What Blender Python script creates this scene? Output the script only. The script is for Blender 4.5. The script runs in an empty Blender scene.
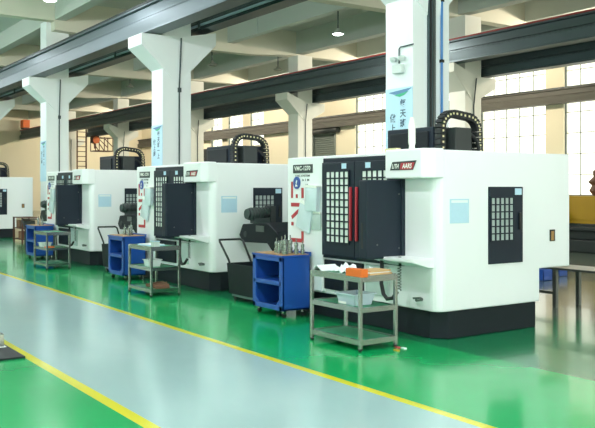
import bpy, bmesh, math, random
from mathutils import Vector, Matrix
random.seed(7)
S = bpy.context.scene
COL = S.collection
PI = math.pi

# ------------------------------------------------------------------ camera model (a real place: x along the aisle, y across it)
W, H, FPX, CX, HOR, EYE = 595, 428, 820.0, 297.5, 190.0, 1.75
SA, CA = 0.5637, 0.8260
def at(px, py, Y=None, X=None):
    """point of the plane y=Y or x=X seen at a pixel of the photograph"""
    t = (px - CX) / FPX
    dx, dy, dz = SA*t - CA, CA*t + SA, (HOR - py) / FPX
    k = (Y/dy) if Y is not None else (X/dx)
    return Vector((dx*k, dy*k, EYE + dz*k))

# ------------------------------------------------------------------ materials
def lin(h):
    h = h.lstrip('#'); v = [int(h[i:i+2], 16)/255 for i in (0, 2, 4)]
    return tuple((c/12.92 if c <= .04045 else ((c+.055)/1.055)**2.4) for c in v) + (1,)
M = {}
def mat(name, col, rough=.5, metal=0, noise=.0, nscale=6, spec=.5, coat=0, bump=0, trans=0, emit=None, estr=0):
    m = bpy.data.materials.new(name); m.use_nodes = True
    nt = m.node_tree; b = nt.nodes['Principled BSDF']
    c = lin(col)
    b.inputs['Base Color'].default_value = c
    b.inputs['Roughness'].default_value = rough
    b.inputs['Metallic'].default_value = metal
    b.inputs['Specular IOR Level'].default_value = spec
    b.inputs['Coat Weight'].default_value = coat
    b.inputs['Coat Roughness'].default_value = .08
    b.inputs['Transmission Weight'].default_value = trans
    if emit:
        b.inputs['Emission Color'].default_value = lin(emit); b.inputs['Emission Strength'].default_value = estr
    if noise or bump:
        tc = nt.nodes.new('ShaderNodeTexCoord'); n = nt.nodes.new('ShaderNodeTexNoise')
        n.inputs['Scale'].default_value = nscale; n.inputs['Detail'].default_value = 4
        nt.links.new(tc.outputs['Object'], n.inputs['Vector'])
        if noise:
            mx = nt.nodes.new('ShaderNodeMix'); mx.data_type = 'RGBA'
            mx.inputs[6].default_value = tuple(x*(1-noise) for x in c[:3]) + (1,)
            mx.inputs[7].default_value = tuple(min(1, x*(1+noise*.6)) for x in c[:3]) + (1,)
            nt.links.new(n.outputs['Fac'], mx.inputs[0]); nt.links.new(mx.outputs[2], b.inputs['Base Color'])
        if bump:
            bp = nt.nodes.new('ShaderNodeBump'); bp.inputs['Strength'].default_value = bump
            nt.links.new(n.outputs['Fac'], bp.inputs['Height']); nt.links.new(bp.outputs['Normal'], b.inputs['Normal'])
    M[name] = m
    return m
mat('white_paint', '#f0f0f3', .38, noise=.03, nscale=1.2)
mat('dark_paint', '#1e2733', .5, spec=.25, noise=.05, nscale=3)
mat('base_paint', '#1a2228', .55, spec=.25, noise=.08, nscale=3)
mat('pane', '#f1f4f1', .25, noise=.06, nscale=5)
mat('pane_dim', '#aab6b4', .2, noise=.12, nscale=4)
mat('red', '#b8323f', .4)
mat('red_print', '#b5303a', .5)
mat('logo_black', '#2a3135', .4)
mat('white_print', '#f2f4ee', .5)
mat('blue_print', '#2f4f9e', .4)
mat('notice_blue', '#b9d6ea', .5, noise=.04, nscale=20)
mat('paper', '#e9eff0', .7)
mat('pouch', '#d3e0e8', .22, noise=.1, nscale=6)
mat('pouch_grey', '#bccac8', .3, noise=.15, nscale=9)
mat('black', '#16191b', .5)
mat('rubber', '#1b1f21', .6)
mat('cream_dot', '#d8cda0', .5)
mat('steel', '#a0a4a1', .26, metal=1.0, noise=.08, nscale=8)
mat('steel_dark', '#6f7472', .35, metal=.8, noise=.1, nscale=8)
mat('green_mat', '#2f8f68', .5, noise=.15, nscale=12)
mat('blue_cab', '#1f50a8', .35, noise=.05, nscale=3)
mat('blue_shaded', '#142c62', .5)  # cabinet blue darkened: the shade inside is put into the colour
mat('wood', '#b48a5c', .5, noise=.2, nscale=9)
mat('cardboard', '#cfa878', .7, noise=.1, nscale=9)
mat('orange', '#e2691f', .5)
mat('tub', '#c2cfdc', .25, noise=.06, nscale=5)
mat('tub_white', '#e8eeee', .35)
mat('brown', '#7a5440', .7, noise=.25, nscale=6)
mat('lock_brown', '#a77c4a', .5)
mat('motor', '#333f3e', .45, noise=.1, nscale=8)
mat('machine_grey', '#181e23', .5, spec=.2, noise=.06, nscale=4)
mat('grey_foot', '#6f7b80', .5)
mat('wall_cream', '#efe5cc', .8, noise=.05, nscale=.4)
mat('column_paint', '#ebf0f2', .5, noise=.035, nscale=.8)
mat('column_far', '#e9e8df', .6, noise=.04, nscale=.8)
mat('ceiling_paint', '#c3c8c2', .8, noise=.05, nscale=.35)
mat('beam_paint', '#dad6c6', .8, noise=.05, nscale=.5)
mat('girder', '#5c696f', .42, metal=.7, noise=.12, nscale=.7)
mat('girder_dark', '#435157', .4, metal=.5, noise=.12, nscale=.7)
mat('girder_brown', '#55544d', .6, metal=.1, noise=.12, nscale=.7)
mat('rail_red', '#a83a38', .5)
mat('rail_rust', '#8a5138', .6)
mat('rail_black', '#20282b', .4, metal=.5)
mat('conductor_blue', '#a9bfd0', .3, metal=.2)
mat('cable', '#3c4a50', .5)
mat('channel', '#4b5b60', .45, metal=.3)
mat('pipe_blue', '#4a86c8', .35)
mat('banner', '#bfe0f2', .45)
mat('banner_ink', '#3f5c74', .5)
mat('banner_green', '#3fb287', .45)
mat('banner_navy', '#5a86ae', .45)
mat('window_frame', '#5f6661', .5)
mat('shutter', '#77817c', .5, metal=.3)
mat('yellow_paint', '#c99a1e', .45, noise=.06, nscale=3)
mat('dark_machine', '#2c3232', .5, noise=.1, nscale=4)
mat('lamp_grey', '#a9b0aa', .4)
mat('lamp_off', '#8e9086', .4)
mat('lamp_glow', '#ffffff', .4, emit='#f2fff9', estr=14)
mat('fixture', '#ccd6d3', .4)
mat('rust', '#553024', .6)
# glass: lets daylight through and still mirrors a little
g = bpy.data.materials.new('glass'); g.use_nodes = True; nt = g.node_tree; nt.nodes.clear()
o_ = nt.nodes.new('ShaderNodeOutputMaterial'); mx = nt.nodes.new('ShaderNodeMixShader'); tr = nt.nodes.new('ShaderNodeBsdfTransparent')
gl = nt.nodes.new('ShaderNodeBsdfGlossy'); gl.inputs['Roughness'].default_value = .03; mx.inputs[0].default_value = .06
tr.inputs['Color'].default_value = (.95, .98, .97, 1)
nt.links.new(tr.outputs[0], mx.inputs[1]); nt.links.new(gl.outputs[0], mx.inputs[2]); nt.links.new(mx.outputs[0], o_.inputs[0]); M['glass'] = g

# floor: painted zones laid out across the hall
f = bpy.data.materials.new('floor_epoxy'); f.use_nodes = True; nt = f.node_tree; b = nt.nodes['Principled BSDF']
tc = nt.nodes.new('ShaderNodeTexCoord'); sx = nt.nodes.new('ShaderNodeSeparateXYZ'); nt.links.new(tc.outputs['Object'], sx.inputs[0])
def noise(scale, detail=4, stretch=None):
    n = nt.nodes.new('ShaderNodeTexNoise'); n.inputs['Scale'].default_value = scale; n.inputs['Detail'].default_value = detail
    src = tc.outputs['Object']
    if stretch:
        mp = nt.nodes.new('ShaderNodeMapping'); mp.inputs['Scale'].default_value = stretch; nt.links.new(src, mp.inputs[0]); src = mp.outputs[0]
    nt.links.new(src, n.inputs['Vector']); return n.outputs['Fac']
def mixc(fac, a, c):
    m_ = nt.nodes.new('ShaderNodeMix'); m_.data_type = 'RGBA'
    for sock, v in ((m_.inputs[6], a), (m_.inputs[7], c)):
        if isinstance(v, tuple): sock.default_value = v
        else: nt.links.new(v, sock)
    nt.links.new(fac, m_.inputs[0]); return m_.outputs[2]
def step(v):
    n = nt.nodes.new('ShaderNodeMath'); n.operation = 'GREATER_THAN'; n.inputs[1].default_value = v; nt.links.new(sx.outputs['Y'], n.inputs[0]); return n.outputs[0]
n1 = noise(.6); n2 = noise(.45, 2, (1, 2.2, 1))
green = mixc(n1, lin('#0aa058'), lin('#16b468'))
grey = mixc(n2, lin('#9fbdc0'), lin('#b0cccd'))
yel = lin('#e0d62c')
back = mixc(n1, lin('#6f776c'), lin('#64776a'))
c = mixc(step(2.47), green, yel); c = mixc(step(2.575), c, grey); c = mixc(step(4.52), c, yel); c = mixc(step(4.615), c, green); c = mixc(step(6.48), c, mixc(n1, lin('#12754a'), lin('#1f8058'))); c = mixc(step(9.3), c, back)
nt.links.new(c, b.inputs['Base Color'])
b.inputs['Roughness'].default_value = .18; b.inputs['Specular IOR Level'].default_value = .35
b.inputs['Coat Weight'].default_value = .22; b.inputs['Coat Roughness'].default_value = .06
bp = nt.nodes.new('ShaderNodeBump'); bp.inputs['Strength'].default_value = .012; bp.inputs['Distance'].default_value = .2
nt.links.new(noise(1.4, 2), bp.inputs['Height']); nt.links.new(bp.outputs[0], b.inputs['Normal']); nt.links.new(bp.outputs[0], b.inputs['Coat Normal'])
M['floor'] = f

# ------------------------------------------------------------------ mesh builder
class MB:
    def __init__(s): s.v = []; s.f = []; s.m = []; s.sm = []
    def add(s, vs, fs, m, smooth=False):
        k = len(s.v); s.v += [tuple(v) for v in vs]
        for q in fs: s.f.append([i+k for i in q]); s.m.append(m); s.sm.append(smooth)
    def box(s, x0, x1, y0, y1, z0, z1, m, mtx=None):
        vs = [Vector((x, y, z)) for z in (z0, z1) for y in (y0, y1) for x in (x0, x1)]
        if mtx: vs = [mtx @ v for v in vs]
        s.add(vs, [(0,2,3,1), (4,5,7,6), (0,1,5,4), (2,6,7,3), (0,4,6,2), (1,3,7,5)], m); return s
    def prism(s, pts, axis, a0, a1, m):
        """pts: outline in the two other axes, in order (x: y,z  y: x,z  z: x,y)"""
        n = len(pts)
        mk = {'x': lambda a, p: (a, p[0], p[1]), 'y': lambda a, p: (p[0], a, p[1]), 'z': lambda a, p: (p[0], p[1], a)}[axis]
        vs = [mk(a0, p) for p in pts] + [mk(a1, p) for p in pts]
        fs = [tuple(range(n)), tuple(range(2*n-1, n-1, -1))] + [(i, i+n, (i+1) % n + n, (i+1) % n) for i in range(n)]
        s.add(vs, fs, m); return s
    def tube(s, path, r, m, n=8, caps=True):
        path = [Vector(p) for p in path]; rings = []; prev = None
        for i, p in enumerate(path):
            d = (path[min(i+1, len(path)-1)] - path[max(i-1, 0)]).normalized()
            if prev is None:
                u = d.orthogonal().normalized()
            else:
                u = (prev - d*prev.dot(d)).normalized()
            prev = u; w = d.cross(u)
            rr = r[i] if isinstance(r, (list, tuple)) else r
            rings.append([p + (u*math.cos(2*PI*k/n) + w*math.sin(2*PI*k/n))*rr for k in range(n)])
        vs = [v for R in rings for v in R]; fs = []
        for i in range(len(rings)-1):
            for k in range(n): fs.append((i*n+k, i*n+(k+1) % n, (i+1)*n+(k+1) % n, (i+1)*n+k))
        s.add(vs, fs, m, True)
        if caps:
            k0 = len(s.v)-len(vs)
            s.f.append([k0+k for k in reversed(range(n))]); s.m.append(m); s.sm.append(False)
            s.f.append([k0+(len(rings)-1)*n+k for k in range(n)]); s.m.append(m); s.sm.append(False)
        return s
    def cyl(s, p0, p1, r, m, n=16): return s.tube([p0, p1], r, m, n)
    def bar(s, p0, p1, w, m, up=(0, 0, 1)):
        p0, p1 = Vector(p0), Vector(p1); d = (p1-p0).normalized(); u = Vector(up)
        if abs(d.dot(u)) > .98: u = Vector((1, 0, 0))
        a = d.cross(u).normalized(); c_ = a.cross(d)
        w2 = w if isinstance(w, tuple) else (w, w)
        vs = [p + a*sx_*w2[0]/2 + c_*sz_*w2[1]/2 for p in (p0, p1) for sx_, sz_ in ((-1,-1), (1,-1), (1,1), (-1,1))]
        s.add(vs, [(3,2,1,0), (4,5,6,7), (0,1,5,4), (1,2,6,5), (2,3,7,6), (3,0,4,7)], m); return s
    def lathe(s, prof, c_, m, n=20):
        """prof: (radius, height) from bottom to top about a vertical axis"""
        c_ = Vector(c_); vs = [c_ + Vector((r*math.cos(2*PI*k/n), r*math.sin(2*PI*k/n), h)) for r, h in prof for k in range(n)]
        fs = [(i*n+k, i*n+(k+1) % n, (i+1)*n+(k+1) % n, (i+1)*n+k) for i in range(len(prof)-1) for k in range(n)]
        s.add(vs, fs, m, False)
        k0 = len(s.v)-len(vs)
        s.f.append([k0+k for k in reversed(range(n))]); s.m.append(m); s.sm.append(False)
        s.f.append([k0+(len(prof)-1)*n+k for k in range(n)]); s.m.append(m); s.sm.append(False)
        return s
    def text(s, body, size, mtx, m, width=None, shear=0):
        cu = bpy.data.curves.new('lettering', 'FONT'); cu.body = body; cu.size = size; cu.align_x = 'CENTER'; cu.align_y = 'CENTER'
        cu.extrude = .0008; cu.shear = shear; cu.resolution_u = 2; cu.offset = size*.022
        o = bpy.data.objects.new('lettering', cu); COL.objects.link(o)
        bpy.context.view_layer.update()
        me = bpy.data.meshes.new_from_object(o.evaluated_get(bpy.context.evaluated_depsgraph_get()))
        if len(me.vertices):
            xs = [v.co.x for v in me.vertices]; sc = 1
            if width: sc = width/max(1e-6, max(xs)-min(xs))
            s.add([mtx @ Vector((v.co.x*sc, v.co.y, v.co.z)) for v in me.vertices], [tuple(p.vertices) for p in me.polygons], m)
        bpy.data.objects.remove(o); bpy.data.curves.remove(cu); bpy.data.meshes.remove(me)
        return s
    def build(s, name, parent=None, bevel=0, seg=2, loc=None):
        me = bpy.data.meshes.new(name)
        names = []
        for q in s.m:
            if q not in names: names.append(q)
        me.from_pydata(s.v, [], s.f)
        for q in names: me.materials.append(M[q])
        for p, q, sm in zip(me.polygons, s.m, s.sm): p.material_index = names.index(q); p.use_smooth = sm
        bm = bmesh.new(); bm.from_mesh(me); bmesh.ops.recalc_face_normals(bm, faces=bm.faces); bm.to_mesh(me); bm.free()
        o = bpy.data.objects.new(name, me); COL.objects.link(o)
        if parent: o.parent = parent
        if loc: o.location = loc
        if bevel:
            md = o.modifiers.new('edge', 'BEVEL'); md.width = bevel; md.segments = seg; md.limit_method = 'ANGLE'; md.angle_limit = math.radians(40)
        return o
def fy(x, y, z, rot=0):   # lettering on a face that looks towards the aisle
    return Matrix.Translation((x, y, z)) @ Matrix(((1,0,0,0), (0,0,-1,0), (0,1,0,0), (0,0,0,1))) @ Matrix.Rotation(rot, 4, 'Z')
def fx(x, y, z, rot=0):   # lettering on a face that looks along the aisle
    return Matrix.Translation((x, y, z)) @ Matrix(((0,0,1,0), (1,0,0,0), (0,1,0,0), (0,0,0,1))) @ Matrix.Rotation(rot, 4, 'Z')
def thing(name, label, cat, loc, rz=0, group=None):
    o = bpy.data.objects.new(name, None); COL.objects.link(o); o.empty_display_size = .1
    o.location = loc; o.rotation_euler.z = rz
    return tag(o, label, cat, group)
def tag(o, label, cat, group=None):
    o['label'] = label; o['category'] = cat
    if group: o['group'] = group
    return o
def struct(o, label=None):
    o['kind'] = 'structure'
    if label: o['label'] = label
    return o

# ------------------------------------------------------------------ the hall
X0, X1, Y0, Y1, ZC = -70.0, 12.0, -11.0, 30.5, 8.7
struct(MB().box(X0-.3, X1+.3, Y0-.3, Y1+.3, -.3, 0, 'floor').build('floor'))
struct(MB().box(X0-.3, X1+.3, Y0-.3, Y1+.3, ZC, ZC+.3, 'ceiling_paint').build('ceiling'))
struct(MB().box(X0-.3, X0, Y0-.3, Y1+.3, 0, ZC, 'wall_cream').build('wall_left'))

# long walls with openings: (x0, x1, z0, z1)
back_open = [(-56.7, -54.9, 4.9, 7.7), (-54.0, -51.8, 4.9, 7.7), (-50.8, -48.9, 4.9, 7.7)]
back_open += [(-62.5, -60.5, 4.9, 7.7)]
back_door = (-42.9, -40.6, 0, 5.35)
xx = -38.57
while xx + 4 < X1:
    back_open.append((xx, xx+4, 1.5, 8.0)); xx += 5.0
front_open = [(x, x+4.2, 1.4, 8.0) for x in [-63 + 6*k for k in range(12)]]
def long_wall(name, ya, yb, openings):
    mb = MB(); ops = sorted(openings); last = X0
    for x0, x1, z0, z1 in ops:
        mb.box(last, x0, ya, yb, 0, ZC, 'wall_cream')
        if z0 > 0: mb.box(x0, x1, ya, yb, 0, z0, 'wall_cream')
        mb.box(x0, x1, ya, yb, z1, ZC, 'wall_cream'); last = x1
    mb.box(last, X1, ya, yb, 0, ZC, 'wall_cream')
    return struct(mb.build(name))
long_wall('wall_back', Y1, Y1+.35, back_open + [back_door])
long_wall('wall_front', Y0-.35, Y0, front_open)
right_open = [(-9.5+q*5.0, -5.0+q*5.0, 1.2, 8.0) for q in range(8)]
mb = MB(); last = Y0-.3
for a, b_, z0, z1 in right_open:
    mb.box(X1, X1+.3, last, a, 0, ZC, 'wall_cream').box(X1, X1+.3, a, b_, 0, z0, 'wall_cream').box(X1, X1+.3, a, b_, z1, ZC, 'wall_cream'); last = b_
mb.box(X1, X1+.3, last, Y1+.3, 0, ZC, 'wall_cream')
struct(mb.build('wall_right'))
wn = 0
def window(x0, x1, z0, z1, y, inner):
    global wn; wn += 1
    mb = MB(); fw = .05
    for a, b_ in ((x0, x0+fw), (x1-fw, x1)): mb.box(a, b_, y-.05, y+.05, z0, z1, 'window_frame')
    for a, b_ in ((z0, z0+fw), (z1-fw, z1)): mb.box(x0, x1, y-.05, y+.05, a, b_, 'window_frame')
    nx = max(2, round((x1-x0)/.85)); nz = max(2, round((z1-z0)/.95))
    for k in range(1, nx): mb.box(x0+(x1-x0)*k/nx-.014, x0+(x1-x0)*k/nx+.014, y-.02, y+.02, z0, z1, 'window_frame')
    for k in range(1, nz): mb.box(x0, x1, y-.035, y+.035, z0+(z1-z0)*k/nz-.014, z0+(z1-z0)*k/nz+.014, 'window_frame')
    o = struct(mb.build('window_%d' % wn))
    MB().box(x0+.02, x1-.02, y-.004, y+.004, z0+.02, z1-.02, 'glass').build('window_pane', o)
    return o
for q in sorted(back_open): window(*q, Y1+.12, -1)
for q in front_open: window(*q, Y0-.15, 1)
for a, b_, z0, z1 in right_open:
    wn += 1; mb = MB()
    for q in range(6): mb.box(X1+.1, X1+.17, a+(b_-a)*q/5-.02, a+(b_-a)*q/5+.02, z0, z1, 'window_frame')
    for q in range(8): mb.box(X1+.1, X1+.17, a, b_, z0+(z1-z0)*q/7-.02, z0+(z1-z0)*q/7+.02, 'window_frame')
    o = struct(mb.build('window_%d' % wn)); MB().box(X1+.13, X1+.138, a, b_, z0, z1, 'glass').build('window_pane', o)
# roller shutter door in the back wall
d = MB()
x0, x1, _, z1 = back_door
nz = 40
pts = []
for k in range(nz):
    za, zb = z1*k/nz, z1*(k+1)/nz
    d.prism([(Y1+.10, za), (Y1+.16, za), (Y1+.16, zb), (Y1+.10, zb), (Y1+.06, (za+zb)/2)], 'x', x0+.03, x1-.03, 'shutter')
do = struct(d.build('door_1'))
MB().box(x0-.12, x0+.02, Y1-.04, Y1+.2, 0, z1+.1, 'shutter').box(x1-.02, x1+.12, Y1-.04, Y1+.2, 0, z1+.1, 'shutter').build('door_frame', do)
MB().cyl((x0-.15, Y1-.2, z1+.1), (x1+.6, Y1-.2, z1+.1), .19, 'dark_machine').build('shutter_drum', do)

# concrete roof beams: cross beams with haunches at the column rows, and purlins along the hall
ROW1, ROW2 = 9.78, 20.45
for cxb in (-.3, -10.3, -20.2, -30.0, -39.8, -49.9, -59.8):
    prof = [(Y0, ZC+.02), (Y0, 7.95), (ROW1-.2, 7.95), (ROW1-.2, 7.62), (ROW1+3, 7.5), (ROW2-2.5, 7.5), (ROW2, 7.66), (Y1, 7.6), (Y1, ZC+.02)]
    struct(MB().prism(prof, 'x', cxb-.22, cxb+.22, 'beam_paint').build('ceiling_beam'))
for yb, zb, w in ((-.5, 7.98, .36), (ROW1, 7.98, .4), (16.95, 7.87, .3), (ROW2, 7.72, .4), (23.8, 7.87, .3), (27.1, 7.87, .3), (-4, 7.87, .3), (-7.5, 7.87, .3)):
    struct(MB().box(X0, X1, yb-w/2, yb+w/2, zb, ZC+.02, 'ceiling_paint').build('ceiling_beam'))

def column(xr, yf, dx, dy, zf, zb_, paint, front=.65, back=.72, ztop=7.6):
    """xr: the face looking along the aisle, yf: the face looking towards the aisle; zf/zb_ corbel tops front and back"""
    mb = MB()
    mb.box(xr-dx, xr, yf, yf+dy, 0, ztop, paint)
    yc = yf+dy*.55; vz = zf-1.27
    pts = [(yf-front, zf), (yf-front, zf-.3), (yc, vz), (yf+dy+back, zb_-.34), (yf+dy+back, zb_), (yc, min(zf, zb_))]
    out = [.11, .1, .004, .1, .11, .11]        # bracket face leans out towards its top
    n = len(pts)
    mb.add([(xr-dx-o_, p[0], p[1]) for p, o_ in zip(pts, out)] + [(xr+o_, p[0], p[1]) for p, o_ in zip(pts, out)],
           [(0, 1, 2, 5), (2, 3, 4, 5), (n, n+5, n+2, n+1), (n+2, n+5, n+4, n+3)] + [(k, k+n, (k+1) % n+n, (k+1) % n) for k in range(n)], paint)
    return struct(mb.build('column'))
cols1 = {}
for xr in (9.7, -.3, -10.32, -20.18, -30.22, -40.2, -50.2, -60.2):
    c_ = column(xr, 9.4, .7, .84, 5.88, 6.1, 'column_paint', ztop=8.0); cols1[xr] = c_
    if xr in (-20.18, -30.22):
        MB().tube([(xr+.02, 9.88, 0), (xr+.02, 9.88, 4.5), (xr+.14, 9.88, 5.75), (xr+.14, 9.88, 5.85)], .022, 'cable').box(xr+.0, xr+.05, 9.84, 9.93, 4.4, 4.52, 'cable').build('conduit', c_)
for xr in (10.4, .5, -9.4, -19.45, -29.35, -39.5, -49.75, -59.8):
    c_ = column(xr, 20.05, .74, .76, 5.95, 5.55, 'column_far', .62, .6)
    MB().tube([(xr+.02, 20.44, 0), (xr+.02, 20.44, 4.6), (xr+.14, 20.44, 5.5)], .02, 'cable').build('conduit', c_)
# the nearest column: dark cable channel, blue pipe
cB = cols1[-10.32]
MB().box(-10.32, -10.28, 9.72, 9.89, 0, 7.9, 'channel').box(-10.28, -10.265, 9.75, 9.78, 0, 7.9, 'black').box(-10.28, -10.26, 9.82, 9.84, 0, 7.9, 'steel_dark').build('cable_channel', cB)
bp_ = MB().tube([(-10.29, 10.04, z) for z in (0, 4, 7.9)], .022, 'pipe_blue')
for z in (1.5, 2.7, 3.95, 5.0): bp_.box(-10.32, -10.26, 10.01, 10.07, z, z+.05, 'black')
bp_.build('pipe', cB)

# crane girders on the corbels
def girder(ya, yb, z0, z1, label, body, x_from=X0+.1, x_to=X1-.1, rail='rail_black', side=-1, conductor=None, group='crane girders'):
    t = thing('crane_girder', label, 'girder', (0, (ya+yb)/2, z0), 0, group)
    w = (yb-ya)/2; h = z1-z0
    def P(p): return [(side*-q[0], q[1]) for q in p]
    prof = [(-w, 0), (w, 0), (w, .045), (.07, .07), (.07, h-.1), (w*.8, h-.08), (w*.8, h-.03), (-w*.8, h-.03), (-w*.8, h-.08), (-.1, h-.1), (-.1, h*.56), (-w*.72, h*.5), (-w*.72, h*.45), (-w*.95, h*.42), (-w*.86, .06), (-w, .045)]
    MB().prism(P(prof), 'x', x_from, x_to, body).build('web', t)
    MB().box(x_from, x_to, -.04, .04, h-.03, h+.05, rail).box(x_from, x_to, side*w*.8-.02, side*w*.8+.02, h-.03, h+.02, rail).build('rail', t)
    if conductor:
        mb = MB().box(x_from, x_to, side*(w+.07)-.03, side*(w+.07)+.03, .07, .12, conductor)
        k = x_from+2
        while k < x_to:
            mb.box(k-.03, k+.03, side*(w+.12)-.02, side*(w+.12)+.13*0+.02, -.02, .2, 'cable'); mb.box(k-.03, k+.03, min(0, side*(w+.1)), max(0, side*(w+.1)), .0, .03, 'cable'); k += 6
        mb.build('conductor_bar', t)
    return t
girder(8.84, 9.32, 5.9, 6.7, 'grey crane girder on the front brackets of the nearest column row', 'girder')
girder(10.46, 10.9, 6.14, 6.62, 'dark crane girder with blue conductor bar behind the nearest column row', 'girder_dark', conductor='conductor_blue')
girder(19.48, 19.94, 5.97, 6.74, 'grey crane girder with red rail on the front of the middle column row', 'girder', rail='rail_red')
girder(20.92, 21.36, 5.6, 6.28, 'dark crane girder on the rear brackets of the middle column row', 'girder_dark', x_from=-58)
girder(30.04, 30.49, 5.6, 6.28, 'brown-grey crane girder running in front of the bright window wall', 'girder_brown')
# ------------------------------------------------------------------ pendant lamps
def pendant(x, y, z, ztop, label, lit, power=0, colour=(1, 1, 1), bare=False):
    t = thing('pendant_lamp', label, 'lamp', (x, y, z), 0, 'pendant lamps')
    MB().cyl((0, 0, .12), (0, 0, ztop-z), .022, 'cable', 8).build('rod', t)
    MB().lathe([(.05, .2), (.09, .16), (.12, .1), (.3, .05), (.33, 0.0), (.30, -.02)][::-1] if False else [(.19, -.02), (.215, 0), (.2, .04), (.1, .08), (.07, .14), (.04, .18)], (0, 0, 0), 'lamp_grey' if lit else 'lamp_off').build('lamp_shade', t)
    MB().lathe([(.13, -.05), (.18, -.02), (.18, -.015)], (0, 0, 0), 'lamp_glow' if lit else 'lamp_off').build('diffuser', t)
    if power:
        l = bpy.data.lights.new('pendant_light', 'POINT' if bare else 'AREA')
        if bare: l.shadow_soft_size = .16
        else: l.shape = 'DISK'; l.size = .38
        l.energy = power; l.color = colour
        lo = bpy.data.objects.new('pendant_light', l); COL.objects.link(lo); lo.parent = t; lo.location = (0, 0, -.3 if bare else -.06)  # point light added well below the shade so it reaches the ceiling
    return t
def lamp_at(px, py, Y, ztop, label, lit, power=0, colour=(1, 1, 1)):
    p = at(px, py, Y=Y); pendant(p.x, p.y, p.z, ztop, label, lit, power, colour)
COOL = (.93, .97, 1.0)
lamp_at(338, 33.5, 16.95, 7.9, 'glowing white pendant lamp hanging over the middle bay', True, 450, (1, .95, .85))
lamp_at(212, 65, 16.95, 7.9, 'unlit pendant lamp hanging just right of the second column', False)
lamp_at(278, 70, 19.9, 7.9, 'unlit pendant lamp hanging just above the red-railed girder', False)
lamp_at(130, 87, 16.95, 7.9, 'small unlit pendant lamp seen between the two left columns', False)
lamp_at(50, -.5, 7.2, 8.7, 'glowing pendant lamp at the upper left edge of the photo', True, 160, COOL)
for i, x in enumerate((7, -3, -13, -33, -43, -53)):
    pendant(x, 7.2, 7.1, 8.7, 'glowing pendant lamp over the machine row, above the photo frame', True, 110, COOL)
for x, pw in ((8, 720), (2, 720), (-6, 580), (-15, 520), (-25, 480), (-35, 480), (-45, 400), (-55, 400)):  # unseen row, added to light the hall and its ceiling
    pendant(x, 1.5, 7.1, 8.7, 'added unseen pendant lamp over the aisle, above the photo frame', True, pw, COOL, True)
for x in (-17, -27, -37, -47, -57, -63):  # added lamps, kept out of sight, that warm and brighten the far bay
    pendant(x, 25.5, 7.75, 8.7, 'added warm pendant lamp to brighten the far bay, hidden behind the red-railed girder', True, 800, (1, .88, .7), True)
p = at(257, 15.5, Y=16.75)
s_ = MB().lathe([(.09, 0), (.1, .03), (.07, .07), (.03, .1)], (p.x, p.y, p.z), 'fixture').cyl((p.x, p.y, p.z+.08), (p.x, p.y, 7.9), .015, 'fixture').build('smoke_detector')
tag(s_, 'small white detector under the roof purlin right of the second column', 'detector')

# ------------------------------------------------------------------ machining centres (local: x<0 leftwards from the right face, y>0 away from the aisle)
def grid_window(x0, x1, z0, z1, y, nx, nz, bar=.022, on='y', frame='dark_paint', glass='pane'):
    mb = MB()
    if on == 'y':
        mb.box(x0, x1, y-.006, y, z0, z1, glass)
        for k in range(nx+1): xk = x0+(x1-x0)*k/nx; mb.box(xk-bar/2, xk+bar/2, y-.02, y-.004, z0, z1, frame)
        for k in range(nz+1): zk = z0+(z1-z0)*k/nz; mb.box(x0-bar/2, x1+bar/2, y-.019, y-.004, zk-bar/2, zk+bar/2, frame)
    else:
        mb.box(y, y+.006, x0, x1, z0, z1, glass)
        for k in range(nx+1): xk = x0+(x1-x0)*k/nx; mb.box(y+.004, y+.02, xk-bar/2, xk+bar/2, z0, z1, frame)
        for k in range(nz+1): zk = z0+(z1-z0)*k/nz; mb.box(y+.004, y+.019, x0-bar/2, x1+bar/2, zk-bar/2, zk+bar/2, frame)
    return mb
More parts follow.
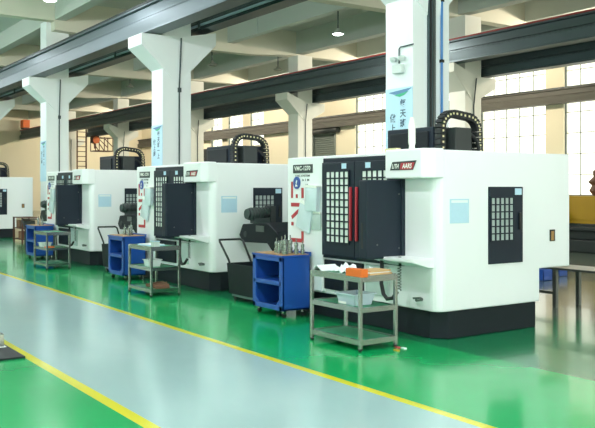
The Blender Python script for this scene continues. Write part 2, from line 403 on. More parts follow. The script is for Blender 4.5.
def machine(x, y, label, signal=False, hose=True):
    t = thing('machining_center', label, 'machine', (x, y, 0), 0, 'white machining centers in a row')
    L = -3.04
    # enclosure: L-shaped side outline, rounded front corner
    bm = bmesh.new()
    prof = [(0, .33), (1.78, .33), (1.78, .75), (2.38, .75), (2.38, 2.22), (0, 2.22)]
    a = [bm.verts.new((L, p[0], p[1])) for p in prof]; b_ = [bm.verts.new((0, p[0], p[1])) for p in prof]
    bm.faces.new(a); bm.faces.new(b_[::-1]); n = len(prof)
    for i in range(n): bm.faces.new((a[i], b_[i], b_[(i+1) % n], a[(i+1) % n]))
    bmesh.ops.recalc_face_normals(bm, faces=bm.faces)
    ed = [e for e in bm.edges if all(abs(v.co.x) < 1e-4 and abs(v.co.y) < 1e-4 for v in e.verts)]
    bmesh.ops.bevel(bm, geom=ed, offset=.13, segments=5, affect='EDGES', profile=.5)
    me = bpy.data.meshes.new('enclosure'); bm.to_mesh(me); bm.free(); me.materials.append(M['white_paint'])
    o = bpy.data.objects.new('enclosure', me); COL.objects.link(o); o.parent = t
    md = o.modifiers.new('edge', 'BEVEL'); md.width = .018; md.segments = 2; md.limit_method = 'ANGLE'; md.angle_limit = math.radians(40)
    MB().prism([(L+.03, .06), (-.2, .06), (-.03, .2), (-.03, 1.74), (L+.03, 1.74)], 'z', .0, .335, 'base_paint').build('base', t, .012)
    # front skin: poster panel, door frame, two sliding doors
    fp = MB().box(L, -2.18, -.06, .02, .36, 2.21, 'white_paint').build('front_panel', t, .012)
    mp = MB().box(-2.886, -2.41, -.07, -.06, 1.99, 2.11, 'logo_black')
    mp.text('VMC-1270', .085, fy(-2.65, -.071, 2.055), 'white_print', .4)
    mp.build('model_plate', fp)
    ls = MB()
    ls.text('CNC SYSTEM', .038, fy(-2.66, -.062, 1.95), 'logo_black', .36)
    ls.text('A 1 M', .045, fy(-2.58, -.062, 1.89), 'logo_black', .18)
    ls.text('H', .07, fy(-2.55, -.062, 1.81), 'logo_black', .05)
    # red rotated lettering, reading upwards
    def st(xa, xb, za, zb): ls.box(xa, xb, -.068, -.06, za, zb, 'red_print')
    st(-2.94, -2.9, 1.635, 1.87); st(-2.82, -2.78, 1.635, 1.69); st(-2.68, -2.63, 1.635, 1.78)
    st(-2.94, -2.63, 1.512, 1.566)
    ls.bar((-2.925, -.064, 1.355), (-2.75, -.064, 1.455), (.008, .05), 'red_print', up=(0, 0, 1))
    st(-2.935, -2.885, 1.24, 1.29)
    st(-2.94, -2.63, 1.005, 1.06); st(-2.68, -2.63, 1.0605, 1.165)
    ls.build('lettering', fp)
    bd = MB()
    ring = [(-2.79+.08*math.cos(2*PI*k/24), 1.852+.088*math.sin(2*PI*k/24)) for k in range(24)]
    bd.prism(ring, 'y', -.078, -.06, 'blue_print')
    bd.prism([(-2.82, 1.80), (-2.76, 1.80), (-2.76, 1.812), (-2.79, 1.825), (-2.765, 1.88), (-2.78, 1.895), (-2.805, 1.855), (-2.79, 1.85), (-2.81, 1.815)], 'y', -.081, -.078, 'white_print')
    bd.build('badge', fp)
    MB().box(-2.18, -.56, -.05, .02, .83, 2.18, 'dark_paint').build('door_frame', t, .008)
    for xa, xb, ga, gb, hx in ((-2.14, -1.43, -2.03, -1.53, -1.485), (-1.42, -.6, -1.26, -.75, -1.36)):
        dr = MB().box(xa, xb, -.1, -.05, .87, 2.12, 'dark_paint').build('sliding_door', t, .008)
        grid_window(ga, gb, 1.05, 2.0, -.1, 5, 10, .019).build('window_grid', dr)
        MB().box(hx-.018, hx+.018, -.135, -.1, 1.09, 1.79, 'red').build('handle', dr, .01)
        MB().box((xa+xb)/2+.14*(1 if xa < -2 else -1)-.05, (xa+xb)/2+.14*(1 if xa < -2 else -1)+.05, -.103, -.1, 2.03, 2.1, 'notice_blue').build('sticker', dr)
    # canopy with the badge
    cn = MB().prism([(-.74, -.17), (-.1, -.17), (.004, -.06), (.004, .1), (-.74, .1)], 'z', 1.885, 2.235, 'white_paint').build('canopy', t, .02, 3)
    lp = MB()
    lp.prism([(-.64, 1.985), (-.235, 1.985), (-.175, 2.095), (-.595, 2.085)], 'y', -.176, -.168, 'logo_black')
    lp.prism([(-.46, 1.993), (-.24, 1.993), (-.2, 2.072), (-.44, 2.072)], 'y', -.179, -.175, 'red_print')
    lp.text('L/TH', .075, fy(-.54, -.18, 2.03), 'white_print', .125, .25)
    lp.text('AARS', .08, fy(-.33, -.183, 2.03), 'white_print', .17, .2)
    lp.build('logo_plate', cn)
    # control panel swung out beside the doors: keypad side faces the operator
    cp = MB().box(-.735, -.585, -.58, -.01, .93, 1.87, 'dark_paint').build('control_panel', t, .02, 3)
    MB().box(-.69, -.65, -.586, -.575, 1.06, 1.36, 'black').build('grip', cp, .006)
    sc = MB().box(-.743, -.735, -.5, -.12, 1.42, 1.75, 'black')
    for r in range(5):
        for k in range(7): sc.box(-.747, -.735, -.5+k*.055, -.46+k*.055, 1.02+r*.07, 1.07+r*.07, 'steel_dark')
    sc.build('keypad', cp)
    for yq, z in ((-.08, 1.05), (-.08, 1.7), (-.42, 1.1)): MB().cyl((-.585, yq, z), (-.58, yq, z), .01, 'steel_dark', 8).build('bolt', cp)
    # ledge, chip tray and lower front
    MB().prism([(-.32, .955), (-.32, .915), (-.05, .84), (.02, .84), (.02, .955)], 'x', -.8, -.08, 'white_paint').build('work_ledge', t, .01)
    MB().box(-2.2, -1.35, -.03, .01, .4, .8, 'machine_grey').box(-1.3, -.85, -.02, .01, .42, .8, 'pouch_grey').build('lower_cover', t, .008)
    fit = MB().cyl((-.27, .0, .46), (-.27, -.09, .46), .022, 'steel_dark').bar((-.34, -.07, .47), (-.22, -.07, .485), .022, 'steel_dark').build('drain_valve', t)
    MB().box(-.86, -.7, -.012, .01, .335, .345, 'steel_dark')
    # side door with window
    sd = MB().box(0, .02, .83, 1.44, .85, 1.79, 'dark_paint').build('side_door', t, .006)
    grid_window(.85, 1.255, 1.13, 1.66, .02, 5, 6, .016, 'x', glass='pane_dim').build('window_grid', sd)
    MB().box(.02, .045, 1.355, 1.39, 1.26, 1.47, 'black').build('handle', sd, .006)
    MB().box(.02, .024, 1.29, 1.41, 1.69, 1.77, 'notice_blue').build('sticker', sd)
    MB().box(0, .006, .19, .5, 1.36, 1.645, 'notice_blue').box(.006, .007, .21, .48, 1.6, 1.63, 'paper').build('notice', t)
    MB().box(0, .012, 1.97, 2.07, 1.09, 1.24, 'black').box(.01, .018, 1.99, 2.045, 1.1, 1.22, 'lock_brown').build('lock', t, .004)
    # roof: spindle cover, drag chain, small motor
    MB().box(-2.06, -1.12, 1.0, 1.75, 2.2, 2.6, 'dark_paint').box(-1.98, -1.2, .97, 1.0, 2.26, 2.54, 'machine_grey').build('spindle_cover', t, .015)
    MB().box(-1.1, -.86, 1.15, 1.45, 2.2, 2.58, 'dark_machine').tube([(-.95, 1.42+.26*math.sin(q), 2.3+.22*math.cos(q)) for q in [k*PI/2/6 for k in range(7)]]+[(-.95, 1.68, 2.21)], .025, 'rubber').build('spindle_motor', t, .01)
    path = [Vector((0, 1.03, 2.2 + k*.075)) for k in range(6)]
    for k in range(1, 7): q = PI - k*PI/2/6; path.append(Vector((0, 1.25+.22*math.cos(q), 2.575+.2*math.sin(q))))
    for k in range(1, 4): path.append(Vector((0, 1.25+k*.075, 2.775-.008*k)))
    for k in range(1, 7): q = PI/2 - k*PI/2/6; path.append(Vector((0, 1.50+.22*math.cos(q), 2.55+.2*math.sin(q))))
    for k in range(1, 6): path.append(Vector((0, 1.72+.004*k, 2.55-k*.075)))
    ch = MB(); xc = -1.02
    for i in range(len(path)-1):
        p0, p1 = path[i], path[i+1]
        e = (p1-p0)*.06
        q0, q1 = p0+e+Vector((xc, 0, 0)), p1-e+Vector((xc, 0, 0))
        ch.bar(q0, q1, (.1, .11), 'rubber', up=(1, 0, 0))
        m_ = (q0+q1)/2
        ch.box(m_.x+.055, m_.x+.06, m_.y-.013, m_.y+.013, m_.z-.013, m_.z+.013, 'cream_dot')
    ch.build('cable_chain', t)
    if signal:
        MB().tube([(-.75, .28, 2.2), (-.75, .28, 2.3), (-.75, .28, 2.34), (-.75, .28, 2.56), (-.75, .28, 2.66)], [.05, .035, .045, .045, .02], 'white_print', 12).box(-1.0, -.78, .05, .12, 2.22, 2.27, 'cream_dot').build('signal_light', t)
    # chip conveyor on the left side
    cv = MB()
    prof = [(-5.32, .98), (-5.2, 1.17), (-4.42, 1.22), (-4.15, 1.08), (-3.7, .7), (-3.06, .55), (-3.06, .3), (-3.82, .42), (-4.42, .88), (-5.2, .86)]
    cv.prism(prof, 'y', .45, 1.0, 'machine_grey')
    cvo = cv.build('chip_conveyor', t, .015)
    xm, zm = -4.95, 1.345
    mo = MB().cyl((xm, .42, zm), (xm, .8, zm), .1, 'motor', 18).cyl((xm, .38, zm), (xm, .42, zm), .085, 'motor', 18).box(xm-.08, xm+.08, .5, .85, 1.19, 1.29, 'motor').box(xm-.1, xm+.1, .8, .9, 1.2, 1.48, 'dark_machine')
    for k in range(6): mo.cyl((xm, .46+k*.055, zm), (xm, .475+k*.055, zm), .112, 'dark_machine', 18)
    mo.build('motor', cvo)
    MB().box(-4.75, -4.5, .44, .452, 1.06, 1.16, 'steel_dark').build('cover_plate', cvo); MB().cyl((-5.1, .44, 1.0), (-5.1, .452, 1.0), .05, 'dark_machine').build('end_cap', cvo)
    if hose:
        hs = [(-.7, -.25, .95), (-.7, -.25, .8), (-.71, -.25, .62), (-.66, -.26, .5), (-.58, -.27, .45), (-.48, -.27, .47), (-.42, -.25, .55)]
        hh = MB().tube(hs, .024, 'rubber')
        hh.tube([(-.44+.022*math.cos(k*1.1), -.2+.022*math.sin(k*1.1), .56+k*.006) for k in range(50)], .006, 'steel_dark', 5)
        hh.tube([(-.43, -.2, .85), (-.43, -.2, .96)], .018, 'rubber')
        hh.build('air_hose', t)
    return t
MX = [(-6.9, 6.67), (-12.43, 6.7), (-18.27, 6.7), (-30.8, 6.7)]
machine(*MX[0], 'nearest white machining center, at right, with grid windows in dark doors', True)
machine(*MX[1], 'middle white machining center, second from the right, behind the chip cart')
machine(*MX[2], 'third white machining center from the right, beside the leftmost blue cabinet')
machine(*MX[3], 'farthest white machining center, cut off by the left edge of the photo')

# document pouches hung on the front panels
def pouch(mx, xa, xb, za, zb, tilt, m, label, d=.02):
    mb = MB(); w, h = xb-xa, zb-za; n = 6
    vs = []; fs = []
    for j in range(n+1):
        for i in range(n+1):
            u, v = i/n, j/n
            bul = .022*math.sin(PI*u)*math.sin(PI*(1-v)**.8)
            vs.append(((u-.5)*w, -d-bul, (v-.5)*h))
    for j in range(n):
        for i in range(n): k = j*(n+1)+i; fs.append((k, k+1, k+n+2, k+n+1))
    k0 = len(vs)
    for j, i in ((0, 0), (0, n), (n, n), (n, 0)): vs.append(((i/n-.5)*w, 0, (j/n-.5)*h))
    edge = [i for i in range(n+1)] + [j*(n+1)+n for j in range(1, n+1)] + [n*(n+1)+i for i in range(n-1, -1, -1)] + [j*(n+1) for j in range(n-1, 0, -1)]
    back = []
    for e in edge: back.append(len(vs)); vs.append((vs[e][0], 0, vs[e][2]))
    for k in range(len(edge)): fs.append((edge[k], back[k], back[(k+1) % len(edge)], edge[(k+1) % len(edge)]))
    fs.append(tuple(back))
    mb.add(vs, fs, m, False)
    mb.box(-w/2, w/2, -d-.012, -.0, h/2-.02, h/2+.012, 'white_print')
    o = mb.build('document_pouch'); o.location = (mx[0]+(xa+xb)/2, mx[1]-.071, (za+zb)/2); o.rotation_euler.y = tilt
    return tag(o, label, 'pouch', 'document pouches on the machine fronts')
nm = ['nearest', 'middle', 'third']
for i, mx in enumerate(MX[:3]):
    w = ['nearest machine', 'middle machine', 'machine third from the right'][i]
    pouch(mx, -2.5, -2.22, 1.46, 1.8, .05, 'pouch', 'upper pale blue document pouch on the %s, beside the doors' % w, .062)
    pouch(mx, -2.72, -2.4, 1.18, 1.56, .3, 'pouch', 'lower tilted pale blue document pouch on the front of the %s' % w, .032)
    if i == 0: pouch(mx, -2.42, -2.2, 1.2, 1.44, 0, 'pouch_grey', 'greyish document pouch with papers, lowest beside the doors of the nearest machine', .005)

# chip carts under the conveyors
def chip_cart(x, y, label):
    t = thing('chip_cart', label, 'cart', (x, y, 0), 0, 'dark chip carts')
    b_ = MB()
    b_.prism([(-.48, .58), (.48, .58), (.48, .12), (-.4, .12)], 'y', -.25, -.235, 'machine_grey').prism([(-.48, .58), (.48, .58), (.48, .12), (-.4, .12)], 'y', .235, .25, 'machine_grey')
    b_.prism([(-.48, .58), (-.465, .58), (-.385, .12), (-.4, .12)], 'y', -.25, .25, 'machine_grey').box(.465, .48, -.25, .25, .12, .58, 'machine_grey').box(-.4, .48, -.25, .25, .1, .13, 'machine_grey')
    b_.build('bin', t, .006)
    MB().box(-.36, .4, -.22, .22, .06, .1, 'grey_foot').build('chassis', t)
    MB().tube([(-.46, -.2, .55), (-.5, -.2, .62), (-.76, -.22, .9), (-.82, -.2, .93), (-.82, .2, .93), (-.76, .22, .9), (-.5, .2, .62), (-.46, .2, .55)], .018, 'black').build('handle', t)
    for sx_ in (-.3, .32):
        for sy in (-.18, .18):
            MB().cyl((sx_, sy-.02, .045), (sx_, sy+.02, .045), .045, 'rubber').build('wheel', t)
    return t
chip_cart(-11.05, 6.74, 'dark chip cart with slanted handle left of the nearest machine')
chip_cart(-16.65, 6.78, 'dark chip cart with slanted handle left of the middle machine')
chip_cart(-22.5, 6.78, 'dark chip cart left of the machine third from the right')

# blue tool cabinets
def cabinet(x, y, label):
    """x,y: right front corner"""
    t = thing('tool_cabinet', label, 'cabinet', (x, y, 0), 0, 'blue tool cabinets')
    w, d, z0, z1 = .77, .46, .1, .83
    b_ = MB()
    b_.box(-w, -w+.03, 0, d, z0, z1, 'blue_cab').box(-.03, 0, 0, d, z0, z1, 'blue_cab').box(-w, 0, d-.02, d, z0, z1, 'blue_shaded').box(-w, 0, 0, d, z0, z0+.03, 'blue_cab')
    b_.box(-w, -w+.08, -.006, .03, z0, z1, 'blue_cab').box(-.08, 0, -.006, .03, z0, z1, 'blue_cab').box(-w, 0, -.006, .03, z1-.06, z1, 'blue_cab').box(-w, 0, -.006, .03, z0, z0+.07, 'blue_cab')
    b_.prism([(-w+.08, z0+.07), (-w+.16, z0+.07), (-w+.08, z0+.15)], 'y', -.006, .02, 'blue_cab').prism([(-.08, z0+.07), (-.16, z0+.07), (-.08, z0+.15)], 'y', -.006, .02, 'blue_cab')
    b_.build('body', t, .006)
    MB().box(-w+.02, -.02, -.006, d-.02, .44, .5, 'blue_cab').build('shelf', t, .005)
    MB().box(-w-.01, .01, -.015, d+.01, z1, z1+.025, 'blue_cab').box(-w+.02, -.01, .01, d-.02, z1+.025, z1+.035, 'wood').box(-w-.01, .01, d-.02, d+.01, z1+.02, z1+.06, 'blue_cab').build('top', t)
    for sx_ in (-w+.07, -.07):
        for sy in (.07, d-.07):
            MB().cyl((sx_-.015, sy, .035), (sx_+.015, sy, .035), .035, 'rubber').box(sx_-.022, sx_+.022, sy-.02, sy+.02, .05, .1, 'steel').build('caster', t)
    return t
def holder(x, y, z, s, label):
    mb = MB()
    mb.lathe([(.034, 0), (.034, .02), (.028, .025), (.028, .04), (.034, .045), (.034, .062), (.022, .065), (.022, .1), (.027, .105), (.027, .14), (.02, .15), (.007, .152), (.007, .2)], (0, 0, 0), 'steel', 16)
    mb.v = [(a*s, b_*s, c_*s) for a, b_, c_ in mb.v]
    o = mb.build('tool_holder', None, 0, loc=(x, y, z)); return tag(o, label, 'tool holder', 'steel tool holders on the blue cabinets')
cabs = [(-9.3, 6.1), (-14.85, 6.1), (-20.5, 6.1)]
cname = ['nearest blue cabinet', 'middle blue cabinet', 'leftmost blue cabinet']
cabinet(*cabs[0], 'nearest blue tool cabinet with open shelves and wooden top, beside largest steel cart')
cabinet(*cabs[1], 'middle blue tool cabinet with open shelves, left of the middle steel cart')
cabinet(*cabs[2], 'leftmost and farthest blue tool cabinet with open shelves and tools on top')
hold = [[(-.46, .2, .9), (-.38, .24, 1.0), (-.3, .14, .8), (-.26, .3, 1.1), (-.12, .12, 1.15), (-.08, .28, .9), (-.04, .36, .8)], [(-.42, .2, .9), (-.3, .28, 1.1), (-.12, .16, .9)], [(-.4, .2, 1.0), (-.2, .24, .9)]]
orr = ['first', 'second', 'third', 'fourth', 'fifth', 'sixth', 'seventh']
for i, hs in enumerate(hold):
    for k, (dx, dy, s) in enumerate(hs):
        holder(cabs[i][0]+dx, cabs[i][1]+dy, .866, s*1.15, '%s steel tool holder from the left on the %s' % (orr[k], cname[i]))

# steel carts
def steel_cart(x, y, label):
    """x,y: right front leg"""
    t = thing('steel_cart', label, 'cart', (x, y, 0), 0, 'three-tier steel carts')
    w, d, h = .9, .5, .81
    for sx_ in (-w, 0):
        for sy in (0, d):
            lg = MB().box(sx_-.019, sx_+.019, sy-.019, sy+.019, .03, h, 'steel').build('leg', t, .004)
            MB().cyl((sx_, sy, 0), (sx_, sy, .035), .022, 'rubber', 12).build('foot', lg)
    for nm_, z in (('top_shelf', h-.06), ('middle_shelf', .42), ('bottom_shelf', .07)):
        mb = MB()
        hgt = .07 if nm_ == 'top_shelf' else .055
        mb.box(-w, 0, -.014, .014, z, z+hgt, 'steel').box(-w, 0, d-.014, d+.014, z, z+hgt, 'steel')
        mb.box(-w-.014, -w+.014, 0, d, z, z+hgt, 'steel').box(-.014, .014, 0, d, z, z+hgt, 'steel')
        zz = z+.045 if nm_ == 'top_shelf' else z+.036
        mb.box(-w, 0, 0, d, zz, zz+.01, 'green_mat')
        mb.build(nm_, t)
    return t
carts = [(-6.93, 5.55), (-12.41, 5.58), (-17.95, 5.6)]
steel_cart(*carts[0], 'nearest and largest steel cart with orange box on top, in front of right machine')
steel_cart(*carts[1], 'middle three-tier steel cart in front of the second machine from the right')
steel_cart(*carts[2], 'farthest three-tier steel cart, at left, beside the leftmost blue cabinet')
def crumple(x, y, z, w, d, h, m, name, label, cat, seed, rz=0):
    rnd = random.Random(seed); n = 9; vs = []; fs = []
    hh = [[rnd.random() for _ in range(n+1)] for _ in range(n+1)]
    for j in range(n+1):
        for i in range(n+1):
            u, v = i/n-.5, j/n-.5
            e = max(abs(u), abs(v))*2
            rim = 1 - .25*hh[j][i]*(e > .95)
            z_ = .004 + h*hh[j][i]*(1-e*.8)
            vs.append((u*w*rim, v*d*rim, z_))
    for j in range(n):
        for i in range(n): k = j*(n+1)+i; fs.append((k, k+1, k+n+2, k+n+1))
    m0 = len(vs); vs += [(a, b_, c_-.004) for a, b_, c_ in vs]
    for j in range(n):
        for i in range(n): k = m0+j*(n+1)+i; fs.append((k, k+n+1, k+n+2, k+1))
    ed = [i for i in range(n+1)] + [j*(n+1)+n for j in range(1, n+1)] + [n*(n+1)+i for i in range(n-1, -1, -1)] + [j*(n+1) for j in range(n-1, 0, -1)]
    for k in range(len(ed)): a, b_ = ed[k], ed[(k+1) % len(ed)]; fs.append((a, m0+a, m0+b_, b_))
    mb = MB(); mb.add(vs, fs, m)
    o = mb.build(name, None, 0, loc=(x, y, z)); o.rotation_euler.z = rz
    return tag(o, label, cat)
T = .806   # level of the top tray
x, y = carts[0]
crumple(x-.53, y+.24, T, .34, .26, .15, 'paper', 'rag', 'crumpled white rag in the middle of the nearest cart top', 'rag', 3)
crumple(x-.31, y+.41, T, .09, .12, .12, 'paper', 'rag', 'small crumpled white rag behind the orange box', 'rag', 5, .5)
# cloth draped over the left end of the tray
mb = MB(); prof = [(-.13, .05), (-.10, .006), (.0, .012), (.012, .07), (.06, .085), (.14, .03), (.14, .026), (.06, .079), (.018, .062), (.006, .004), (-.1, 0), (-.135, .045)]
mb = MB().prism([(-.10, -.05), (-.045, .03), (-.03, .062), (.02, .068), (.12, .01), (.12, .005), (.02, .058), (-.02, .052), (-.036, .024), (-.09, -.055)], 'y', .03, .3, 'paper')
o = mb.build('rag', None, 0, loc=(x-.87, y, T)); tag(o, 'white rag hanging over the left end of the nearest cart', 'rag')
o = MB().box(-.14, .14, -.045, .045, 0, .085, 'orange').box(-.141, .141, -.015, .015, .03, .086, 'orange').build('cardboard_box', None, .004, loc=(x-.10, y+.03, T)); tag(o, 'orange cardboard box on the front corner of the nearest steel cart', 'box')
o = MB().box(-.13, .13, -.17, .17, 0, .03, 'cardboard').box(-.13, .11, -.16, .15, .03, .042, 'paper').box(-.12, .12, -.15, .16, .042, .06, 'cardboard').build('cardboard_sheet', None, 0, loc=(x-.14, y+.29, T)); o.rotation_euler.z = .1; tag(o, 'tan cardboard sheet lying on the right end of the nearest cart top', 'cardboard')
def tub(x, y, z, w, d, h, m, label, rz=0, lab=False):
    mb = MB(); k = .8; th = .006
    def ring(s, zz, q=0): return [(-w/2*s+q, -d/2*s+q, zz), (w/2*s-q, -d/2*s+q, zz), (w/2*s-q, d/2*s-q, zz), (-w/2*s+q, d/2*s-q, zz)]
    vs = ring(k, 0) + ring(1, h) + ring(1, h, th) + ring(k, th, th)
    fs = [(3,2,1,0)] + [(i, (i+1)%4, 4+(i+1)%4, 4+i) for i in range(4)] + [(4+i, 4+(i+1)%4, 8+(i+1)%4, 8+i) for i in range(4)] + [(8+i, 8+(i+1)%4, 12+(i+1)%4, 12+i) for i in range(4)] + [(12,13,14,15)]
    mb.add(vs, fs, m)
    mb.box(-w/2-.01, w/2+.01, -d/2-.012, -d/2+.002, h-.012, h, m).box(-w/2-.01, w/2+.01, d/2-.002, d/2+.012, h-.012, h, m).box(-w/2-.012, -w/2+.002, -d/2, d/2, h-.012, h, m).box(w/2-.002, w/2+.012, -d/2, d/2, h-.012, h, m)
    if lab: mb.box(-.12, .02, -d/2*.86-.02, -d/2*.86-.016, .01, .035, 'white_print')
    o = mb.build('plastic_tub', None, 0, loc=(x, y, z)); o.rotation_euler.z = rz
    return tag(o, label, 'tub', 'plastic tubs on the steel carts')
MS = .467
tub(x-.34, y+.2, MS, .34, .3, .13, 'tub', 'translucent plastic tub on the middle shelf of the nearest cart', 0, True)
x, y = carts[1]
tub(x-.36, y+.18, MS, .22, .24, .12, 'tub_white', 'white plastic tub on the middle shelf of the middle cart')
o = MB().box(-.07, .07, -.05, .05, 0, .1, 'fixture').box(-.075, .075, -.055, .055, .085, .1, 'notice_blue').build('cardboard_box', None, .004, loc=(x-.2, y+.16, T)); tag(o, 'small grey box standing on top of the middle steel cart', 'box')
o = MB().box(-.2, .2, -.14, .14, 0, .02, 'notice_blue').box(-.19, .19, -.13, .13, .02, .026, 'paper').build('document_folder', None, 0, loc=(x-.54, y+.24, T)); o.rotation_euler.z = .2; tag(o, 'pale document folder lying on the left of the middle cart top', 'folder')
mb = MB()
for k in range(5): mb.bar((-.16+.06*k, -.12+.03*(k % 2), .03+.012*(k % 3)), (-.1+.07*k, .14, .05+.025*(k % 2)), .05, 'brown')
mb.box(-.16, .22, -.1, .14, 0, .03, 'brown')
o = mb.build('wood_offcut', None, .004, loc=(x-.28, y+.22, .117)); tag(o, 'brown heap of offcuts lying on the bottom shelf of the middle cart', 'offcuts')
x, y = carts[2]
tub(x-.6, y+.14, MS, .28, .22, .1, 'tub_white', 'white plastic tub on the middle shelf of the farthest cart')
o = MB().box(-.04, .04, -.1, .1, 0, .03, 'orange').box(-.05, -.03, -.02, .02, .0, .035, 'black').build('pliers_case', None, .003, loc=(x-.22, y+.12, MS)); tag(o, 'small orange case on the middle shelf of the farthest cart', 'case')
# scraps on the floor by the nearest cart
for m_, px, py, k, w_ in (('red', 397.5, 347.6, .6, 'small red scrap on the floor behind the right leg of nearest cart'), ('yellow_paint', 397, 350.6, .55, 'small yellow scrap on the floor by the right leg of nearest cart'), ('paper', 404, 348.6, .5, 'small white scrap on the green floor right of the nearest cart')):
    Zd = FPX*EYE/(py-HOR); t_ = (px-CX)/FPX
    o = MB().prism([(-.08*k, -.03*k), (.05*k, -.05*k), (.09*k, .0), (.02*k, .05*k), (-.06*k, .04*k)], 'z', 0, .01, m_).build('floor_scrap', None, 0, loc=(Zd*(SA*t_-CA), Zd*(CA*t_+SA), 0)); tag(o, w_, 'scrap')

# ------------------------------------------------------------------ banners and emergency light on the columns
def banner(xr, label, z0, z1, chars):
    xa, xb, yy = xr-.7, xr, 9.4
    mb = MB().box(xa+.005, xb-.005, yy-.012, yy, z0, z1, 'banner')
    n = 10; up = []; lo = []
    for k in range(n+1):
        u = k/n; up.append((xa+.1+u*.58, z1-.06+.04*u)); lo.append((xa+.1+u*.58, z1-.066+.04*u-.07*math.sin(PI*u)))
    mb.prism(up+lo[::-1], 'y', yy-.016, yy-.011, 'banner_navy')
    mb.prism([(xa+.24, z1-.12), (xa+.6, z1-.075), (xa+.5, z1-.13), (xa+.38, z1-.155)], 'y', yy-.02, yy-.015, 'banner_green')
    for (ch_, dx, dz) in chars: mb.text(ch_, .15, fy(xa+dx, yy-.0135, z1-dz), 'banner_ink')
    o = mb.build('banner'); return tag(o, label, 'banner', 'blue column banners')
cc = [(c_, .46, .28+k*.17) for k, c_ in enumerate('每天班一上')] + [(c_, .2, .52+k*.18) for k, c_ in enumerate('做上质')]
zt = at(400, 88, Y=9.4).z
banner(-10.32, 'pale blue banner with vertical writing on the nearest column', zt-1.72, zt, cc)
zt = at(157, 125.5, Y=9.4).z
banner(-20.18, 'pale blue banner with vertical writing on the second column', zt-1.45, zt, [(a, b_, c_*.88) for a, b_, c_ in cc])
zt = at(44, 141, Y=9.4).z
banner(-30.22, 'pale blue banner on the column at far left', zt-1.5, zt, [(a, b_, c_*.88) for a, b_, c_ in cc])
t = thing('emergency_light', 'grey emergency light with two lamp heads above the nearest banner', 'light', (-10.65, 9.4, 3.75))
MB().box(-.12, .12, -.08, 0, .0, .15, 'fixture').build('battery_box', t, .01)
for sx_ in (-.11, .11): MB().lathe([(.03, 0), (.055, .03), (.06, .08), (.02, .09)], (sx_, -.06, .2), 'fixture', 14).build('lamp_head', t)
MB().tube([(.0, -.02, .17), (.0, -.02, .42), (.03, -.02, .45), (.36, -.02, .455)], .012, 'cable').build('conduit', t)

# ------------------------------------------------------------------ behind the nearest machine and along the far wall
t = thing('work_bench', 'low steel bench standing on the floor behind the nearest machine', 'bench', (-8.0, 10.3, 0))
MB().box(-.95, 2.1, -.3, .3, .57, .6, 'steel_dark').build('bench_top', t, .005)
for sx_ in (-.9, .1, 2.0):
    for sy in (-.27, .27): MB().box(sx_-.03, sx_+.03, sy-.03, sy+.03, 0, .57, 'steel_dark').build('leg', t)
MB().box(-.9, .1, -.29, -.25, .2, .24, 'steel_dark').build('stretcher', t)
def storage_bin(px, py, k, label):
    Zd = FPX*EYE/(py-HOR); t_ = (px-CX)/FPX
    mb = MB(); a, h = .13*k, .22*k
    mb.box(-a, a, -a, a, 0, .01, 'blue_cab').box(-a, -a+.01, -a, a, 0, h, 'blue_cab').box(a-.01, a, -a, a, 0, h, 'blue_cab').box(-a, a, -a, -a+.01, 0, h, 'blue_cab').box(-a, a, a-.01, a, 0, h, 'blue_cab').box(-a-.01, a+.01, -a-.01, -a, h-.03, h, 'blue_cab')
    tag(mb.build('storage_bin', None, 0, loc=(Zd*(SA*t_-CA), Zd*(CA*t_+SA), 0)), label, 'bin', 'blue storage bins')
storage_bin(542.5, 280, 1.0, 'blue storage bin on the floor, seen under the left end of the steel bench')
storage_bin(558, 275.5, 1.0, 'blue storage bin just right of the bench leg, farther back on the floor')
# yellow and black machine by the middle row
t = thing('milling_machine', 'big black machine with a yellow housing at the right edge of photo', 'machine', (-14.6, 20.0, 0))
MB().box(-.9, 2.4, -.5, 1.2, 0, .35, 'dark_machine').box(-1.1, 2.2, -.4, 1.1, .35, .8, 'dark_machine').box(-.9, 2.0, -.55, 1.0, .6, .72, 'dark_machine').build('bed', t, .03)
MB().box(-.9, 2.4, -.3, 1.1, .8, 1.58, 'yellow_paint').box(-.88, 2.38, -.32, -.3, .9, 1.5, 'yellow_paint').build('housing', t, .04)
MB().cyl((-.55, -.45, .8), (-.55, -.45, 1.1), .16, 'dark_machine').build('motor', t)
MB().lathe([(.3, 0), (.42, .15), (.34, .3), (.45, .4), (.3, .55), (.32, .7), (.15, .85), (.1, .9)], (.3, .3, 1.58), 'brown', 14).build('spindle_head', t)
t = thing('steel_post', 'black steel stand at the right edge beside the bench', 'stand', (-7.6, 12.45, 0))
MB().box(-.05, .05, -.05, .05, .02, .95, 'dark_machine').build('post', t); MB().box(-.2, .2, -.2, .2, 0, .02, 'dark_machine').build('foot_plate', t); MB().box(-.25, .6, -.2, .2, .95, 1.0, 'dark_machine').build('top_plate', t)
# tall grey partition under the small bright windows
t = thing('storage_cabinet', 'tall dark grey cabinet under the small bright windows at far end', 'cabinet', (-53.6, 29.5, 0))
MB().box(-3.4, 3.1, -.3, .6, 0, 4.85, 'machine_grey').build('carcass', t, .02)
for k in range(4): MB().box(-3.35+k*1.6, -1.8+k*1.6, -.33, -.3, .1, 4.75, 'machine_grey').build('door', t, .01)
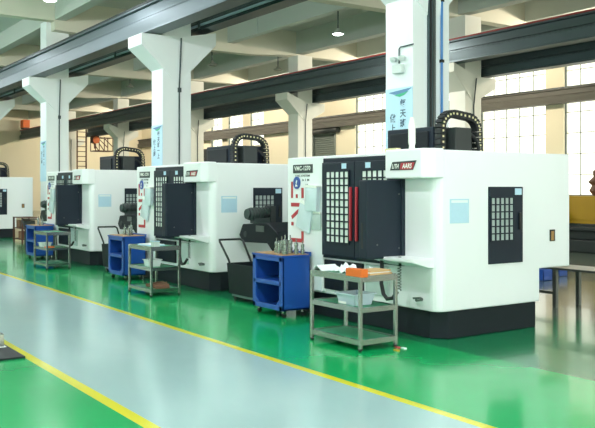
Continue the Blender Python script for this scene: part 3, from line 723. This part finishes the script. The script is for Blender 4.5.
# ladder, crane cab cage and hoist far left
t = thing('ladder', 'brown access ladder below the girder at the far left', 'ladder', (-57.2, 20.0, 0))
MB().box(-.04, .04, -.04, .04, 0, 6.6, 'rust').build('rail', t); MB().box(-.04, .04, .62, .7, 0, 6.6, 'rust').build('rail', t)
for k in range(18): MB().bar((0, 0, .3+k*.35), (0, .66, .3+k*.35), .05, 'rust').build('rung', t)
t = thing('crane_cage', 'open lattice crane cage hanging beyond the ladder at far left', 'cage', (-57, 21.75, 4.55))
mb = MB()
for xq in (-.5, .5):
    for yq in (-.65, .0, .65): mb.bar((xq, yq, 0), (xq, yq, 1.0), .05, 'rust')
    for z in (0, .95): mb.bar((xq, -.65, z), (xq, .65, z), .05, 'rust')
    mb.bar((xq, -.65, .9), (xq, 0, 0), .05, 'rust'); mb.bar((xq, 0, .9), (xq, .65, .3), .05, 'rust')
for yq in (-.65, .65):
    for z in (0, .95): mb.bar((-.5, yq, z), (.5, yq, z), .05, 'rust')
mb.box(-.5, .5, -.65, .65, 0, .04, 'rust')
mb.build('frame', t)
mb = MB()
for yq in (-.6, .0): mb.bar((0, yq, .95), (0, yq-.1, 1.02), .06, 'rust')
mb.build('hanger', t)
t = thing('hanging_hoist', 'orange hoist motor hanging under the girder beside the ladder', 'hoist', (-56.1, 20.9, 4.98))
MB().cyl((-.3, 0, .3), (.3, 0, .3), .24, 'orange').build('drum', t); MB().box(-.25, .25, -.25, .25, .1, .62, 'rust').build('housing', t, .03)
MB().box(-.05, .05, -.05, .05, -.3, .1, 'rust').build('hook', t)
t = thing('crane_motor', 'orange motor box on the far end of the girder, left of the leftmost column', 'motor', (-69.0, 19.7, 6.8))
MB().box(-.4, .4, -.28, .28, .1, .75, 'orange').build('housing', t, .03); MB().box(-.5, .5, -.2, .2, 0, .1, 'rail_black').build('base', t)
# brown rack beside the farthest machine
t = thing('storage_rack', 'low brown rack with boxes beside the farthest machine at left', 'rack', (-27.6, 7.9, 0))
for sx_ in (-.5, .5):
    for sy in (-.25, .25): MB().box(sx_-.025, sx_+.025, sy-.025, sy+.025, 0, .85, 'rust').build('post', t)
for z in (.12, .48, .83): MB().box(-.53, .53, -.28, .28, z, z+.025, 'rust').build('shelf', t)
for k, (dx, z, m_, w_) in enumerate(((-.25, .505, 'brown', 'left brown box on the middle shelf of the far rack'), (.25, .505, 'dark_machine', 'black box on the middle shelf of the far rack'), (.0, .145, 'brown', 'brown box on the bottom shelf of the far rack'))):
    o = MB().box(-.2, .2, -.18, .18, 0, .24, m_).box(-.01, .01, -.181, .181, .0, .241, 'cardboard').build('cardboard_box', None, .006, loc=(-27.6+dx, 7.9, z+0)); tag(o, w_, 'box')
# display base at the lower left edge of the photo
t = thing('sign_stand', 'dark steel base plate with silver upright by the near yellow line', 'stand', (-9.2, 2.2, 0))
MB().box(-.75, .56, -.25, .27, 0, .022, 'machine_grey').build('base_plate', t, .003)
MB().box(-.7, -.07, -.1, .22, .022, .165, 'steel').box(-.7, -.05, -.12, .24, .022, .03, 'white_print').build('upright', t, .004)

# ------------------------------------------------------------------ daylight, camera, view
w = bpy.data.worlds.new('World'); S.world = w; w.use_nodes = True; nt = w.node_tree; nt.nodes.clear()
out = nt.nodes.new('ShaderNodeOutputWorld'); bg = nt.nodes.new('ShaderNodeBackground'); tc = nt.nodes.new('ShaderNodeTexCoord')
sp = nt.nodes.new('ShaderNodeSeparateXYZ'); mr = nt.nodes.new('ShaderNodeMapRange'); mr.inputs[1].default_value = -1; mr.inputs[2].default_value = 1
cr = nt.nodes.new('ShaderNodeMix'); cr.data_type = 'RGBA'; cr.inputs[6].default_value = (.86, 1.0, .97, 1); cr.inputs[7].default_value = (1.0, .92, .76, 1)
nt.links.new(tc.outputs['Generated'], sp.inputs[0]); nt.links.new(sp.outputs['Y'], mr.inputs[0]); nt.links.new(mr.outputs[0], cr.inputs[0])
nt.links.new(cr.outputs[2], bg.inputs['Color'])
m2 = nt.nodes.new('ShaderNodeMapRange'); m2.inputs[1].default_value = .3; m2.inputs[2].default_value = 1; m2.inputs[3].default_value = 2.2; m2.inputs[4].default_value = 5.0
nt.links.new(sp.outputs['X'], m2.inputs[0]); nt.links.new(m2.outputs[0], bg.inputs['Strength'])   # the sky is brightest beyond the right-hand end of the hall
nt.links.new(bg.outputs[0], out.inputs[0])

cam = bpy.data.cameras.new('camera'); co = bpy.data.objects.new('camera', cam); COL.objects.link(co)
cam.sensor_width = 36; cam.sensor_fit = 'HORIZONTAL'; cam.lens = 36*FPX/W
cam.shift_y = (HOR - H/2)/W * 1.0
co.location = (0, 0, EYE)
fwd = Vector((-CA, SA, 0)); right = Vector((SA, CA, 0)); upv = Vector((0, 0, 1))
co.matrix_world = Matrix(((right.x, upv.x, -fwd.x, 0), (right.y, upv.y, -fwd.y, 0), (right.z, upv.z, -fwd.z, EYE), (0, 0, 0, 1)))
cam.clip_end = 300
S.camera = co
S.cycles.use_denoising = True
S.cycles.max_bounces = 8; S.cycles.diffuse_bounces = 5; S.cycles.transparent_max_bounces = 12
S.cycles.sample_clamp_indirect = 8
S.view_settings.view_transform = 'Standard'; S.view_settings.look = 'None'; S.view_settings.gamma = 1; S.view_settings.exposure = 0.2
